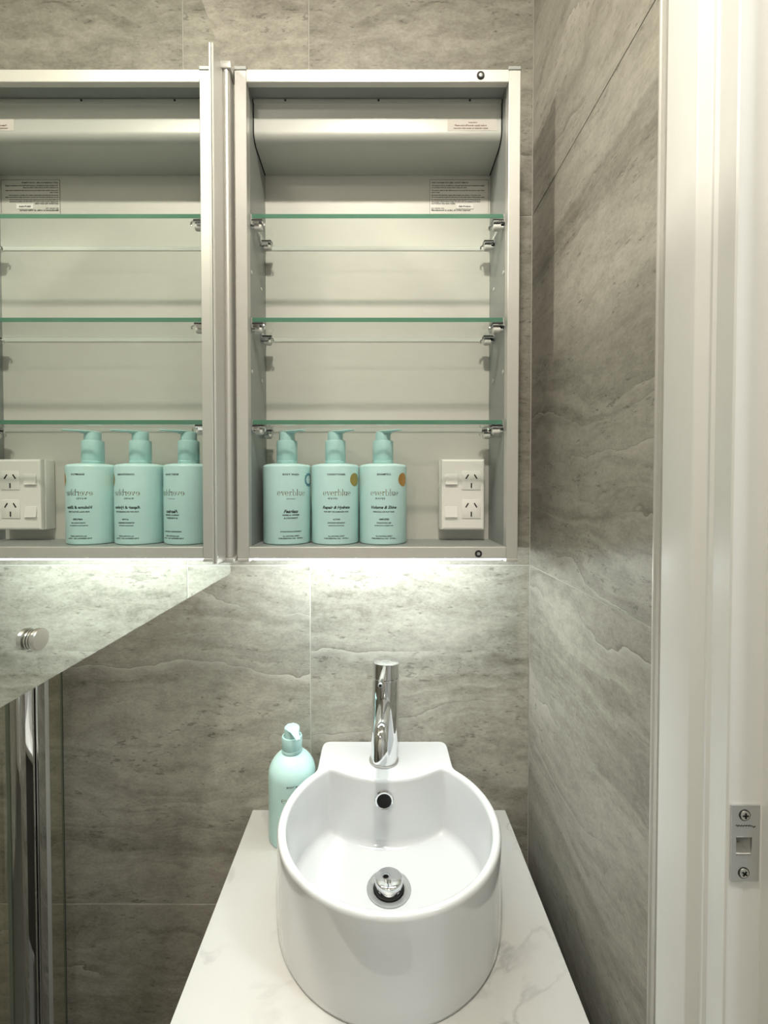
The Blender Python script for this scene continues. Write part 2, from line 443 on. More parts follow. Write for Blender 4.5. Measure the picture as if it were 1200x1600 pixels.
class Print:
    """flat print gathered into one bmesh; wrap maps (u, v) on the label to a point"""
    def __init__(self, wrap): self.bm = nb(); self.wrap = wrap
    def add(self, vs, fs, u, v):
        nv = [self.bm.verts.new(self.wrap(x + u, y + v)) for x, y in vs]
        for f in fs:
            try: self.bm.faces.new([nv[i] for i in f])
            except ValueError: pass
    def text(self, s, u, v, width=None, size=1.0, shear=0.0, spacing=1.0):
        vs, fs = text_polys(s, width, size, shear, spacing); self.add(vs, fs, u, v)
    def rect(self, u0, u1, v0, v1):
        self.add([(u0, v0), (u1, v0), (u1, v1), (u0, v1)], [(0, 1, 2, 3)], 0, 0)
    def disc(self, u, v, r, r0=0.0, n=24):
        vs = []; fs = []
        ks = [r0, (r0 + r) / 2, r]
        for k in ks: vs += [(k * cos(2 * pi * i / n), k * sin(2 * pi * i / n)) for i in range(n)]
        for a in range(2):
            for i in range(n):
                j = (i + 1) % n; fs.append((a * n + i, a * n + j, a * n + n + j, a * n + n + i))
        self.add(vs, fs, u, v)

def brand_polys():
    """'everblue' in a high-contrast serif, x-height 1"""
    vs, fs = [], []
    def poly(pts):
        k = len(vs); vs.extend(pts); fs.append(tuple(range(k, k + len(pts))))
    def ring(cx, cy, rx, ry, thick, thin, a0, a1, n=26):
        for i in range(n):
            q = []
            for a in (a0 + (a1 - a0) * i / n, a0 + (a1 - a0) * (i + 1) / n):
                t = thin + (thick - thin) * abs(cos(a)) ** 1.5
                q.append(((cx + rx * cos(a), cy + ry * sin(a)), (cx + (rx - t) * cos(a), cy + (ry - t * .7) * sin(a))))
            poly([q[0][0], q[1][0], q[1][1], q[0][1]])
    def rect(x0, x1, y0, y1): poly([(x0, y0), (x1, y0), (x1, y1), (x0, y1)])
    x = 0.0
    for ch in 'everblue':
        if ch == 'e':
            ring(x + .42, .5, .42, .52, .17, .05, radians(0), radians(318)); rect(x + .14, x + .83, .48, .55); x += .95
        elif ch == 'v':
            poly([(x + .05, 1), (x + .26, 1), (x + .52, .0), (x + .44, -.02)]); poly([(x + .44, -.02), (x + .51, -.02), (x + .84, 1), (x + .77, 1)])
            rect(x - .03, x + .36, .94, 1); rect(x + .64, x + .95, .94, 1); x += .98
        elif ch == 'r':
            rect(x + .14, x + .30, 0, 1); rect(x + .02, x + .44, 0, .06); rect(x + .02, x + .16, .94, 1)
            ring(x + .52, .72, .24, .28, .10, .06, radians(50), radians(180), 10); ring(x + .62, .86, .12, .12, .119, .119, 0, 2 * pi, 10); x += .80
        elif ch == 'b':
            rect(x + .12, x + .28, 0, 1.55); rect(x, x + .14, 1.49, 1.55); ring(x + .52, .5, .42, .52, .17, .05, radians(-125), radians(125)); x += 1.05
        elif ch == 'l':
            rect(x + .12, x + .28, 0, 1.55); rect(x, x + .14, 1.49, 1.55); rect(x, x + .40, 0, .06); x += .48
        elif ch == 'u':
            rect(x + .12, x + .28, .3, 1); rect(x, x + .14, .94, 1); rect(x + .66, x + .82, 0, 1); rect(x + .54, x + .68, .94, 1); rect(x + .8, x + .94, 0, .06)
            ring(x + .42, .34, .30, .36, .16, .05, radians(180), radians(350), 12); x += 1.02
    xs = [v[0] for v in vs]; mid = (max(xs) + min(xs)) / 2; wd = max(xs) - min(xs)
    return [((a - mid) / wd, c / wd) for a, c in vs], fs
BRAND = brand_polys()

# ------------------------------------------------------------------ mirror cabinet
CF, CB = 0.6744, 0.783            # front of the frame, face of the back panel
XI, XO = 0.1914, 0.2085           # inner and outer faces of the sides
cab = thing('mirror_cabinet', 'open aluminium mirrored cabinet on the tiled wall above the basin', 'cabinet', (0, CB + .0095, H(-.1057)))
for s in (-1, 1):
    a, c = sorted((s * XI, s * XO))
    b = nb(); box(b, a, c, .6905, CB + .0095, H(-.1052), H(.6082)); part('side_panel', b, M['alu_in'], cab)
    b = nb(); box(b, a, c, CF, .690, H(-.1052), H(.6078), .0006, 1); st = part('stile', b, M['alu'], cab)
    b = nb(); box(b, a - .0006, c + .0006, CF - .0006, .6915, H(.6080), H(.6138), .0008, 1); part('end_cap', b, M['alu_in'], st)
    b = nb(); box(b, a - .0006, c + .0006, CF - .0006, .6915, H(-.1105), H(-.1054), .0008, 1); part('end_cap', b, M['alu'], st)
XP = XI - .0002
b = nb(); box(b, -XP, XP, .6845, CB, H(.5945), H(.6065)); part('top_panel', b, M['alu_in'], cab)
b = nb(); box(b, -XP, XP, CF, .684, H(.5909), H(.6089), .0006, 1); part('top_rail', b, M['alu_h'], cab)
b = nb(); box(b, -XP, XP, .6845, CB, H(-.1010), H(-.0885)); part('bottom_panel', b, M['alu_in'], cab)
b = nb(); box(b, -XP, XP, CF, .684, H(-.1057), H(-.0885), .0006, 1); part('bottom_rail', b, M['alu_h'], cab)
b = nb(); box(b, -XP, XP, CB + .0002, CB + .0095, H(-.104), H(.604)); part('back_panel', b, M['alu_back'], cab)
# light housing across the top: lipped front, curved lower edge, level underside
prof = [(.7095, .5940), (.7065, .5935), (.7065, .5895), (.7095, .5890), (.7100, .5880), (.7100, .5480)]
for k in range(1, 9):
    a = k / 8 * radians(80); prof.append((.7100 + .0150 * (1 - cos(a)), .5480 - .0150 * sin(a)))
prof += [(.7300, .5322), (.7825, .5300), (.7825, .5940)]
b = nb(); rings(b, [[(x, y, H(h)) for y, h in prof] for x in (-XP + .0014, XP - .0014)], smooth=False)
val = part('light_housing', b, M['alu_house'], cab, smooth=32)
for s in (-1, 1):
    b = nb(); rings(b, [[(x, y - .0005, H(h) - .0008) for y, h in prof] for x in (s * (XP - .0012), s * XP)], smooth=False); part('housing_gasket', b, M['hole'], cab, smooth=None)
for x in (-.141, 0.0015, .141):
    b = nb(); lathe(b, [(.0015, -.0006), (.0018, 0)], x, .7065, H(.5915), 12, 'y'); part('rivet', b, M['dark'], val)
for h, r in ((.6000, .0056), (-.0981, .0052)):
    b = nb(); lathe(b, [(r, 0), (r, -.0012), (r * .85, -.002), (r * .55, -.002), (r * .5, -.0012)], .150, CF, H(h), 24, 'y'); bu = part('bumper', b, M['dark'], cab)
    b = nb(); lathe(b, [(.0001, -.0020), (r * .45, -.0018), (r * .5, -.0012)], .150, CF, H(h), 20, 'y'); part('screw', b, M['steel'], bu)
# peg holes with pale plugs
pm = None
for s in (-1, 1):
    for h in (.3265, .1765):
        for y in (.697, .755):
            if pm is None:
                t = nb(); lathe(t, [(.0030, 0), (.0030, .0006), (.0022, .0011), (.0001, .0011)], 0, 0, 0, 14, 'x'); pm = mesh_of('peg_hole_plug', t, M['pad'], (0, 0, 0), 30)
            o = link('peg_hole_plug', pm, cab, Vector((s * -XI if s > 0 else XI, y, H(h))) - cab.location)
            if s < 0: o.rotation_euler = (0, 0, pi)
# shelf brackets: chrome clip, rubber pad, pale sleeve on the pin
SH = (.4039, .2497, .0959)
t = nb()
box(t, 0, .0015, -.006, .006, -.0050, .0062, .0004, 1)
box(t, .0015, .0150, -.006, .006, -.0040, -.0025, .0004, 1)
tube(t, [(.0150, -.0045, -.0033), (.0172, -.0045, -.0045), (.0180, -.0045, -.0068), (.0172, -.0045, -.0090)], .0012, 8)
lathe(t, [(.0026, 0), (.0026, .0045)], 0, 0, -.0085, 14, 'x')
box(t, .0005, .0110, -.0065, -.005, -.0075, -.0040, .0004, 1)
bracket_me = mesh_of('shelf_bracket', t, M['chrome'], (0, 0, 0), 30)
BK = 1.18
t = nb(); box(t, .0018, .0150, -.0055, .0055, -.0024, -.0002, .0005, 1); pad_me = mesh_of('pad', t, M['dark'], (0, 0, 0), 30)
t = nb(); lathe(t, [(.0030, .0045), (.0043, .0050), (.0043, .0125), (.0034, .0140)], 0, 0, -.0085, 18, 'x'); sleeve_me = mesh_of('sleeve', t, M['pad'], (0, 0, 0), 30)
for s in (-1, 1):
    for h in SH:
        for y in (.697, .755):
            o = link('shelf_bracket', bracket_me, cab, Vector((s * XI, y, H(h))) - cab.location)
            if s > 0: o.rotation_euler = (0, 0, pi)
            o.scale = (BK, BK, BK)
            link('pad', pad_me, o); link('sleeve', sleeve_me, o)
# led bar under the cabinet
b = nb(); box(b, -.1885, .1885, .6862, .7000, H(-.1092), H(-.1012), .001, 1); part('led_diffuser', b, M['led'], cab, 'glowing white strip light under the cabinet')
# notices
def flat(y): return lambda u, v: (u, y, v)
b = nb(); box(b, .0885, .1885, CB - .0003, CB, H(.4655), H(.5230)); nl = part('safety_notice', b, M['label_clear'], cab, 'clear notice of small black print on back panel', None)
p = Print(flat(CB - .0005))
p.rect(.0885, .1885, H(.5222), H(.5228)); p.rect(.0885, .0890, H(.466), H(.5228)); p.rect(.1880, .1885, H(.466), H(.5228))
def para(lines, v0, dv, size):
    for i, (s, wd) in enumerate(lines):
        vs, fs = text_polys(s, wd); p.add(vs, fs, .0915 + wd / 2, v0 - i * dv)
para([('SAFETY INFORMATION LABEL - DO NOT REMOVE', .062)], H(.5168), .004, 1)
para([('This cabinet must be installed by a licensed electrician and connected to supply', .090), ('in accordance with all current wiring rules and codes', .060)], H(.5120), .0034, 1)
para([('The power outlets in this cabinet are not to be used with wet hands or near water', .090), ('basin or bath', .014)], H(.5040), .0034, 1)
para([('Disconnect the electricity supply before cleaning the cabinet or the lamp cover', .084), ('Do not exceed the maximum load shown on the rating plate of this power outlet', .090)], H(.4960), .0034, 1)
para([('For replacement parts or for service please contact the place of purchase and quote', .083), ('the number shown below. Keep this label with the cabinet at all times', .083), ('and follow the care guide', .040)], H(.4885), .0034, 1)
para([('IP24  220-240V  50Hz', .022), ('Manufactured to order, all rights reserved', .066)], H(.4740), .0036, 1)
part('notice_print', p.bm, M['ink'], nl, smooth=None)
b = nb(); box(b, .1335, .1625, CB - .0011, CB - .0007, H(.4738), H(.4818)); stk = part('product_sticker', b, M['paper'], cab, 'small white sticker on the notice', None)
p = Print(flat(CB - .0013)); p.text('Safe Product', .148, H(.4764), .020); part('sticker_print', p.bm, M['ink'], stk, smooth=None)
b = nb(); box(b, .1075, .1830, .7097, .71, H(.5485), H(.5655)); wl = part('warning_label', b, M['warm_paper'], cab, 'pale warning label on the light housing', None)
p = Print(flat(.7095)); p.text('WARNING', .146, H(.5596), .0135); p.text('Please turn off power supply before', .143, H(.5552), .049); p.text('removing this cover or changing tubes', .143, H(.5510), .053)
part('warning_print', p.bm, M['red_ink'], wl, smooth=None)

# mirror door, hinged on the left and standing open at a right angle
MX = -.2255
b = nb(); box(b, MX - .0045, MX, .2670, .6935, H(-.1315), H(.6250))
for f in b.faces:
    f.normal_update(); f.material_index = 0 if abs(f.normal.x) > .5 else 1
door = part('mirror_door', b, [M['mirror'], M['mirror_edge']], cab, 'mirrored door standing open at a right angle', None)
b = nb(); box(b, MX + .0002, MX + .0034, .6275, .6600, H(-.106), H(.603), .0004, 1); part('door_rail', b, M['alu'], door)
b = nb(); lathe(b, [(.0064, .0003), (.0064, .0012), (.0058, .0014), (.0058, .0022), (.0069, .0025), (.0073, .0030), (.0073, .0052), (.0069, .0057), (.0001, .0058)], MX, .2950, H(-.0990), 40, 'x')
part('knob', b, M['nickel'], door, 'round brushed nickel knob')
b = nb()
hp = [(-.2250, .6620), (-.2240, .6615), (-.2228, .6640)] + [(-.2180 - .0046 * cos(a), .6680 - .0046 * sin(a)) for a in [radians(20 + 14 * k) for k in range(11)]] + [(-.2132, .672), (-.2140, .6900), (-.2252, .6900)]
prism(b, hp, H(-.1020), H(.5995), True); hin = part('hinge', b, M['alu'], cab, smooth=40)
for z0, z1 in ((.6000, .6105), (-.1100, -.1026)):
    b = nb(); box(b, -.2252, -.2100, .6618, .6905, H(z0), H(z1), .0015, 2); part('hinge_cap', b, M['alu'], hin)

# glass shelves resting on the brackets
for i, h in enumerate(SH):
    b = nb(); box(b, -.1888, .1888, .6900, .7820, H(h), H(h) + .0065, .0003, 1)
    for f in b.faces:
        f.normal_update(); f.material_index = 0 if abs(f.normal.z) > .9 else (1 if f.normal.y < -.3 else 2)
    o = link('glass_shelf', mesh_of('glass_shelf', b, [M['shelf'], M['shelf_edge'], M['shelf_rear_glint']], (0, .736, H(h))), None, (0, .736, H(h)))
    o['label'] = ['topmost green edged glass shelf in the open cabinet, under the notice', 'middle green edged glass shelf of the three in the open cabinet',
                  'lowest green edged glass shelf, just above the three pump bottles'][i]
    o['category'] = 'shelf'; o['group'] = 'glass shelves in the mirror cabinet'

# ------------------------------------------------------------------ power outlet in the cabinet
gx0, gx1, gz0, gz1, gf = .1050, .1768, H(-.0698), H(.0471), .750
out = thing('power_outlet', 'white double power outlet on the back panel inside the cabinet', 'outlet', ((gx0 + gx1) / 2, CB, gz0))
b = nb(); box(b, gx0 - .0012, gx1 + .0002, gf + .0095, CB - .0002, gz0 - .0002, gz1 + .0002, .002, 2); part('mounting_block', b, M['plastic'], out)
b = nb(); rings(b, [[(gx0, y, gz0), (gx1, y, gz0), (gx1, y, gz1), (gx0, y, gz1)] if k == 0 else [(gx0 + e, y, gz0 + e), (gx1 - e, y, gz0 + e), (gx1 - e, y, gz1 - e), (gx0 + e, y, gz1 - e)]
                for k, (y, e) in enumerate(((gf + .0093, 0), (gf + .004, 0), (gf + .0012, .001), (gf, .0035)))], smooth=False)
part('cover_plate', b, M['plastic'], out, smooth=20)
for zc in (H(.0120), H(-.0352)):
    sx = .1545
    b = nb(); box(b, sx - .0155, sx + .0155, gf - .0012, gf + .0005, zc - .0158, zc + .0158, .0010, 2); so = part('socket', b, M['plastic'], out)
    b = nb(); box(b, -.0010, .0010, gf - .0016, gf - .0010, -.0042, .0042)
    hm = mesh_of('slot', b, M['hole'])
    for dx, dz, a in ((-.0070, .0062, radians(-32)), (.0070, .0062, radians(32)), (0, -.0085, 0)):
        o = link('slot', hm, so, Vector((sx + dx, 0, zc + dz)) - Vector((out.location.x, out.location.y, out.location.z)))
        o.rotation_euler = (0, -a, 0)
for zc, up in ((H(.0140), 1), (H(-.0400), 1)):
    b = nb(); sx = .1213
    rings(b, [[(x, .0008 + gf, zc - .0090), (x, gf - .0034, zc - .0086), (x, gf - .0030, zc - .0070), (x, gf - .0006, zc + .0086), (x, gf + .0008, zc + .0092)] for x in (sx - .0098, sx + .0098)], smooth=False)
    part('switch', b, M['plastic'], out, smooth=None)

# ------------------------------------------------------------------ pump bottles
BR = .0380
t = nb()
pr = [(.0001, .0015), (.026, .0015), (.030, 0), (.0350, 0), (.0370, .0010), (BR, .0035), (BR, .1205)]
for k in range(1, 9):
    a = radians(90 * k / 8); pr.append((BR - .0050 * (1 - cos(a)), .1205 + .0045 * sin(a)))
pr += [(.0250, .1264), (.0165, .1272), (.0150, .1272)]
lathe(t, pr, n=64, cap0=False); body_me = mesh_of('body', t, M['aqua'], (0, 0, 0), 40)
t = nb()
lathe(t, [(.0158, .1274), (.0166, .1280), (.0166, .1290), (.0160, .1294), (.0166, .1298), (.0166, .1312), (.0160, .1316), (.0165, .1322), (.0165, .1620), (.0158, .1636), (.0138, .1640), (.0134, .1632), (.0134, .1610)], n=48, cap0=False)
collar_me = mesh_of('collar', t, M['aqua_pump'], (0, 0, 0), 40)
t = nb()
pr = [(.0001, .0015), (.026, .0015), (.030, 0), (.0350, 0), (.0370, .0010), (BR, .0035), (BR, .1030), (.0376, .1085), (.0364, .1138), (.0344, .1188), (.0316, .1236), (.0282, .1280), (.0244, .1318), (.0204, .1352), (.0172, .1374), (.0150, .1380)]
lathe(t, pr, n=64, cap0=False); domed_me = mesh_of('body', t, M['aqua'], (0, 0, 0), 40)
t = nb()
lathe(t, [(.0158, .1385), (.0168, .1392), (.0168, .1404), (.0161, .1409), (.0167, .1413), (.0167, .1427), (.0161, .1432), (.0165, .1438), (.0165, .1620), (.0158, .1636), (.0138, .1640), (.0134, .1632), (.0134, .1610)], n=48, cap0=False)
short_collar_me = mesh_of('collar', t, M['aqua_pump'], (0, 0, 0), 40)
t = nb()
# actuator: a round skirt whose top is sliced to a slope, drawn out into a flat beak
n = 40
def hr(r, zf): return [(r * sin(2 * pi * i / n), -r * cos(2 * pi * i / n), zf(-r * cos(2 * pi * i / n))) for i in range(n)]
rings(t, [hr(.0124, lambda y: .1611), hr(.0124, lambda y: .1755 - .0), hr(.0118, lambda y: .1772), hr(.0090, lambda y: .1778)])
head_me = mesh_of('pump_head', t, M['aqua_pump'], (0, 0, 0), 40)
t = nb()
sec = []
for y, hw, top, thick in ((.0110, .0060, .1782, .0020), (.0060, .0098, .1788, .0040), (-.0060, .0108, .1792, .0046), (-.0125, .0090, .1792, .0042), (-.0180, .0064, .1792, .0026), (-.0300, .0048, .1790, .0022), (-.0410, .0040, .1786, .0020), (-.0430, .0032, .1784, .0017)):
    sec.append([(-hw, y, top - .0012), (-hw * .8, y, top), (hw * .8, y, top), (hw, y, top - .0012), (hw * .8, y, top - thick), (-hw * .8, y, top - thick)])
rings(t, sec); nozzle_me = mesh_of('nozzle', t, M['aqua_pump'], (0, 0, 0), 50)

def bottle(x, y, h, label, kind, phi, noz, seal, group, domed=False):
    o = thing('pump_bottle', label, 'bottle', (x, y, H(h)), group)
    link('body', domed_me if domed else body_me, o); link('collar', short_collar_me if domed else collar_me, o)
    hd = link('pump_head', head_me, o); hd.rotation_euler = (0, 0, radians(noz))
    link('nozzle', nozzle_me, hd)
    def wrap(off):
        R = BR + off
        return lambda u, v: (R * sin(radians(phi) + u / BR), -R * cos(radians(phi) + u / BR), v)
    p = Print(wrap(.00020))
    K = dict(wash='BODY WASH', cond='CONDITIONER', sham='SHAMPOO')[kind]
    p.text(K, .0, .1000 if domed else .1074, dict(wash=.0252, cond=.0285, sham=.0215)[kind], spacing=1.15)
    link('product_name', mesh_of('product_name', p.bm, M['ink']), o)
    p = Print(wrap(.00020))
    if kind == 'wash':
        p.text('NATURALS', 0, .0705, .0130, spacing=1.5)
        p.text('Fearless', 0, .0495, .0225, shear=.35)
        p.text('VANILLA, GINGER', 0, .0450, .0270); p.text('& COCONUT', 0, .0402, .0215)
        p.text('HYDRATING & CLEANSING', 0, .0196, .0330)
        p.text('ALL NATURAL SCENT', 0, .0128, .0260); p.text('PURE ESSENTIAL OILS   375 ML e', 0, .0092, .0390)
    else:
        p.text('WAVES', -.006, .0705, .0150, spacing=1.5)
        p.text('Repair & Hydrate' if kind == 'cond' else 'Volume & Shine', 0, .0560, .0440 if kind == 'cond' else .0405, shear=.35)
        p.text('FOR DRY OR DAMAGED HAIR' if kind == 'cond' else 'FOR DULL OR FLAT HAIR', 0, .0502, .0395 if kind == 'cond' else .0335)
        p.text('ACTIVES' if kind == 'cond' else 'AMPLIFIES', 0, .0385, .0110 if kind == 'cond' else .0155)
        p.text('INTENSIVE REPAIRING' if kind == 'cond' else 'STRENGTHENS LIMP', 0, .0332, .0270 if kind == 'cond' else .0225)
        p.text('MOISTURE & HYDRATION' if kind == 'cond' else 'LIFTING FLAT & LIFELESS HAIR', 0, .0292, .0240 if kind == 'cond' else .0295)
        p.text('ALL NATURAL SCENT', 0, .0128, .0260); p.text('PURE ESSENTIAL OILS   375 ML e', 0, .0092, .0390)
    q = link('label_print', mesh_of('label_print', p.bm, M['ink']), o)
    p = Print(wrap(.00022)); p.add([(a * .0445, c * .0445) for a, c in BRAND[0]], BRAND[1], 0.001, .0762)
    link('brand_name', mesh_of('brand_name', p.bm, M['foil']), o)['label'] = 'gold foil lettering'
    if seal:
        u = radians(seal[1]) * BR
        p = Print(wrap(.00026)); p.disc(u, .1010, .0105, 0.0002 if seal[0] != 'blue' else .0068)
        if seal[0] == 'blue':
            for k in range(12): p.rect(u + .0110 * cos(k * pi / 6) - .0006, u + .0110 * cos(k * pi / 6) + .0006, .1010 + .0110 * sin(k * pi / 6) - .0006, .1010 + .0110 * sin(k * pi / 6) + .0006)
        se = link('seal', mesh_of('seal', p.bm, M[{'gold': 'gold', 'copper': 'copper', 'blue': 'blue_seal'}[seal[0]]]), o)
        se['label'] = {'gold': 'round gold seal', 'copper': 'round copper gold seal', 'blue': 'round blue seal'}[seal[0]]
        p = Print(wrap(.0003))
        if seal[0] == 'blue':
            p.disc(u, .1010, .0060, .0042); p.disc(u, .1010, .0022, .0002); p.rect(u - .0105, u - .0060, .1005, .1015)
        else:
            for k, wd in ((.0055, .007), (.003, .012), (.0003, .013), (-.0025, .012), (-.005, .008)): p.rect(u - wd / 2, u + wd / 2, .1010 + k, .1010 + k + .0010)
        link('seal_print', mesh_of('seal_print', p.bm, M['pale_print'] if seal[0] == 'blue' else M['foil']), se)
    return o
G = 'pump bottles in the mirror cabinet'
BYY = .7352
bottle(-.1462, BYY, -.0883, 'aqua body wash pump bottle with blue seal, leftmost of the three in the cabinet', 'wash', 20, 48, ('blue', 52), G)
bottle(-.0682, BYY, -.0883, 'aqua conditioner pump bottle with dark gold seal, middle of the three in the cabinet', 'cond', 7.5, 45, ('gold', 50), G)
bottle(.0088, BYY, -.0883, 'aqua shampoo pump bottle with copper gold seal, nearest the white power outlet', 'sham', 1.5, 38, ('copper', 52), G)
bottle(-.1405, .7375, -.5698, 'aqua pump bottle with domed shoulders standing on the counter behind the basin', 'wash', 17, 24, None, None, True)

# ------------------------------------------------------------------ vanity
CT = H(-.57)
b = nb(); box(b, -.2210, .2258, .405, WY - .0003, CT - .020, CT, .0012, 2)
o = link('countertop', mesh_of('countertop', b, M['marble'], (0, .6, CT), 30), None, (0, .6, CT)); o['label'] = 'white veined stone countertop under the basin'; o['category'] = 'countertop'
van = thing('vanity_cabinet', 'dark wall hung vanity cabinet beneath the white countertop', 'cabinet', (0, .6, CT - .45))
b = nb(); box(b, -.2130, .2170, .432, WY - .0003, CT - .45, CT - .0203); part('carcass', b, M['vanity'], van)
for x0, x1, kx in ((-.2125, .001, -.012), (.003, .2165, .016)):
    b = nb(); box(b, x0, x1, .413, .4315, CT - .448, CT - .024, .0015, 1); d = part('door', b, M['vanity'], van)
    b = nb(); box(b, kx - .004, kx + .004, .398, .4128, CT - .20, CT - .06, .001, 1); part('handle', b, M['chrome'], d)

# ------------------------------------------------------------------ basin
BX, BY, BRO, BRI = .0150, .6105, .1485, .1370
RIM = H(-.446)
bas = thing('basin', 'white ceramic round basin with a square tap deck standing on the countertop', 'basin', (BX, BY, CT))
NS = 360
TX, TYC, TR = .0130, .8330, .1490       # the tap deck bulges forward into the bowl on this circle
def outer_r(a):
    dx, dy = sin(a), cos(a)             # a = 0 points to the wall
    best = BRO
    x0, x1, y1 = -.0960 - BX, .1205 - BX, WY - .0006 - BY
    if dy > 0:
        ts = [y1 / dy]
        if dx > 1e-6: ts.append(x1 / dx)
        if dx < -1e-6: ts.append(x0 / dx)
        best = max(best, min(ts))
    return best
def inner_r(a):
    dx, dy = sin(a), cos(a)
    cx, cy = TX - BX, TYC - BY
    q = dx * cx + dy * cy; disc = q * q - (cx * cx + cy * cy - TR * TR)
    r = BRI
    if q > 0 and disc > 0: r = min(r, q - sqrt(disc))
    return r
def smooth_list(v, k, it):
    n = len(v)
    for _ in range(it): v = [(v[i - k] + 2 * v[i] + v[(i + k) % n]) / 4 for i in range(n)]
    return v
ang = [2 * pi * i / NS for i in range(NS)]
ro = smooth_list([outer_r(a) for a in ang], 1, 6)
ro = [min(r, (WY - .0006 - BY) / cos(a)) if cos(a) > .2 else r for r, a in zip(ro, ang)]
ri = smooth_list([inner_r(a) for a in ang], 1, 4)
def ringpts(rad, z): return [(BX + r * sin(a), BY + r * cos(a), z) for r, a in zip(rad, ang)]
rs = [ringpts([r * .6 for r in ro], CT + .0005), ringpts([r - .004 for r in ro], CT + .0005), ringpts([r - .001 for r in ro], CT + .002), ringpts(ro, CT + .006)]
for k in (.2, .4, .6, .8): rs.append(ringpts(ro, CT + .006 + (RIM - .006 - CT - .006) * k))
for k in range(0, 7):
    a = radians(15 * k); rs.append(ringpts([r - .0045 * (1 - cos(a)) for r in ro], RIM - .0055 + .0055 * sin(a)))
rs.append(ringpts([.5 * (p - .0045) + .5 * (q + .0055) for p, q in zip(ro, ri)], RIM))
for k in range(0, 8):
    a = radians(90 / 7 * k); rs.append(ringpts([r + .0055 * (1 - sin(a)) for r in ri], RIM - .0060 * (1 - cos(a))))
FZ = CT + .0235
for k in (.25, .5, .75): rs.append(ringpts([r - .003 * k for r in ri], RIM - .006 + (FZ + .011 - RIM + .006) * k))
for k in range(0, 9):
    a = radians(90 / 8 * k); rs.append(ringpts([r - .003 - .011 * (1 - cos(a)) for r in ri], FZ + .011 - .011 * sin(a)))
DRX, DRY = .0155, .6130
def toward(k, z): return [(BX + (r - .014) * sin(a) * (1 - k) + k * (DRX + .0305 * sin(a) - 0) - 0 * BX if False else (1 - k) * (BX + (r - .014) * sin(a)) + k * (DRX + .0305 * sin(a)),
                           (1 - k) * (BY + (r - .014) * cos(a)) + k * (DRY + .0305 * cos(a)), z) for r, a in zip(ri, ang)]
for k, dz in ((.25, .0008), (.5, .0018), (.75, .0028), (.95, .0034), (1.0, .0042)): rs.append(toward(k, FZ - dz))
b = nb(); rings(b, rs, cap0=False, cap1=False); part('bowl', b, M['ceramic'], bas, smooth=60)
DZ = FZ - .0042
b = nb(); lathe(b, [(.0306, .0004), (.0300, .0016), (.0285, .0017), (.0215, .0002), (.0205, -.0030), (.0205, -.0160), (.0001, -.0160)], DRX, DRY, DZ, 56, cap0=False, cap1=False)
wst = part('waste_flange', b, M['steel'], bas)
b = nb(); lathe(b, [(.0198, -.0110), (.0198, .0005), (.0190, .0015), (.0165, .0018)], DRX, DRY, DZ, 48, cap0=True, cap1=True); part('waste_seal', b, M['dark'], wst)
b = nb(); lathe(b, [(.0150, .0020), (.0172, .0022), (.0172, .0032), (.0140, .0036), (.0140, .0080), (.0185, .0084), (.0192, .0092), (.0195, .0130), (.0192, .0142)]
                + [(.0190 * cos(radians(k)), .0142 + .0032 * sin(radians(k))) for k in (10, 25, 40, 55, 70, 82)] + [(.0001, .0175)], DRX, DRY, DZ, 56, cap0=False, cap1=False)
part('pop_up_plug', b, M['chrome'], wst)
oy = TYC - TR - .0035
b = nb(); lathe(b, [(.0145, .0030), (.0148, -.0008), (.0135, -.0030), (.0112, -.0030), (.0104, -.0008), (.0104, .0010)], .0100, oy + .0006, H(-.4745), 40, 'y', cap0=False, cap1=False)
ovf = part('overflow_ring', b, M['chrome'], bas)
b = nb(); lathe(b, [(.0001, .0006), (.0104, .0006)], .0100, oy, H(-.4745), 28, 'y', cap0=False, cap1=False); part('overflow_hole', b, M['hole'], ovf)

# ------------------------------------------------------------------ mixer tap
tx, ty = .0105, .7345
DK = RIM
tap = thing('basin_mixer', 'chrome pillar mixer tap on the basin deck', 'tap', (tx, ty, DK))
tap.rotation_euler = (0, radians(1.2), 0)
b = nb(); lathe(b, [(.0240, .0003), (.0240, .0022), (.0232, .0030), (.0218, .0032)], tx, ty, DK, 56, cap0=True, cap1=True); part('base_ring', b, M['steel'], tap)
b = nb(); lathe(b, [(.0216, .0032), (.0216, .1385), (.0211, .1391)], tx, ty, DK, 64); bd = part('body', b, M['chrome'], tap)
b = nb(); lathe(b, [(.0200, .1392), (.0211, .1396), (.0216, .1402), (.0216, .1640), (.0198, .1650), (.0001, .1652)], tx, ty, DK, 64, cap0=True, cap1=False); hd = part('handle', b, M['chrome'], tap)
b = nb(); box(b, tx - .007, tx + .007, ty - .004, ty - .0005, DK + .1652, DK + .1654); part('indicator_mark', b, M['steel'], hd, smooth=None)
dirx, diry = sin(radians(-8)), -cos(radians(-8))
def along(d, z, o=0): return (tx + dirx * d, ty + diry * d, DK + z)
b = nb(); tube(b, [along(.012, .1625 - .0015), along(.040, .1580), along(.0690, .1535), along(.0700, .1533)], [.0041, .0040, .0038, .0032], 20); lev = part('lever', b, M['chrome'], hd)
b = nb(); tube(b, [along(.0699, .15335), along(.0703, .1533)], [.0024, .0024], 16); part('lever_hole', b, M['hole'], hd)
dirx, diry = sin(radians(-4.0)), -cos(radians(-4.0))
pts = [along(.010, .098), along(.050, .106), along(.085, .1085)]
cx0, cz0, R = .098, .0885, .0205
for k in range(0, 11):
    a = radians(100 - 10 * k); pts.append(along(cx0 + R * cos(a), cz0 + R * sin(a)))
pts.append(along(cx0 + R, .0705))
b = nb(); tube(b, pts, .0100, 28); sp = part('spout', b, M['chrome'], tap, smooth=60)
ex, ey, ez = along(cx0 + R, .0705)
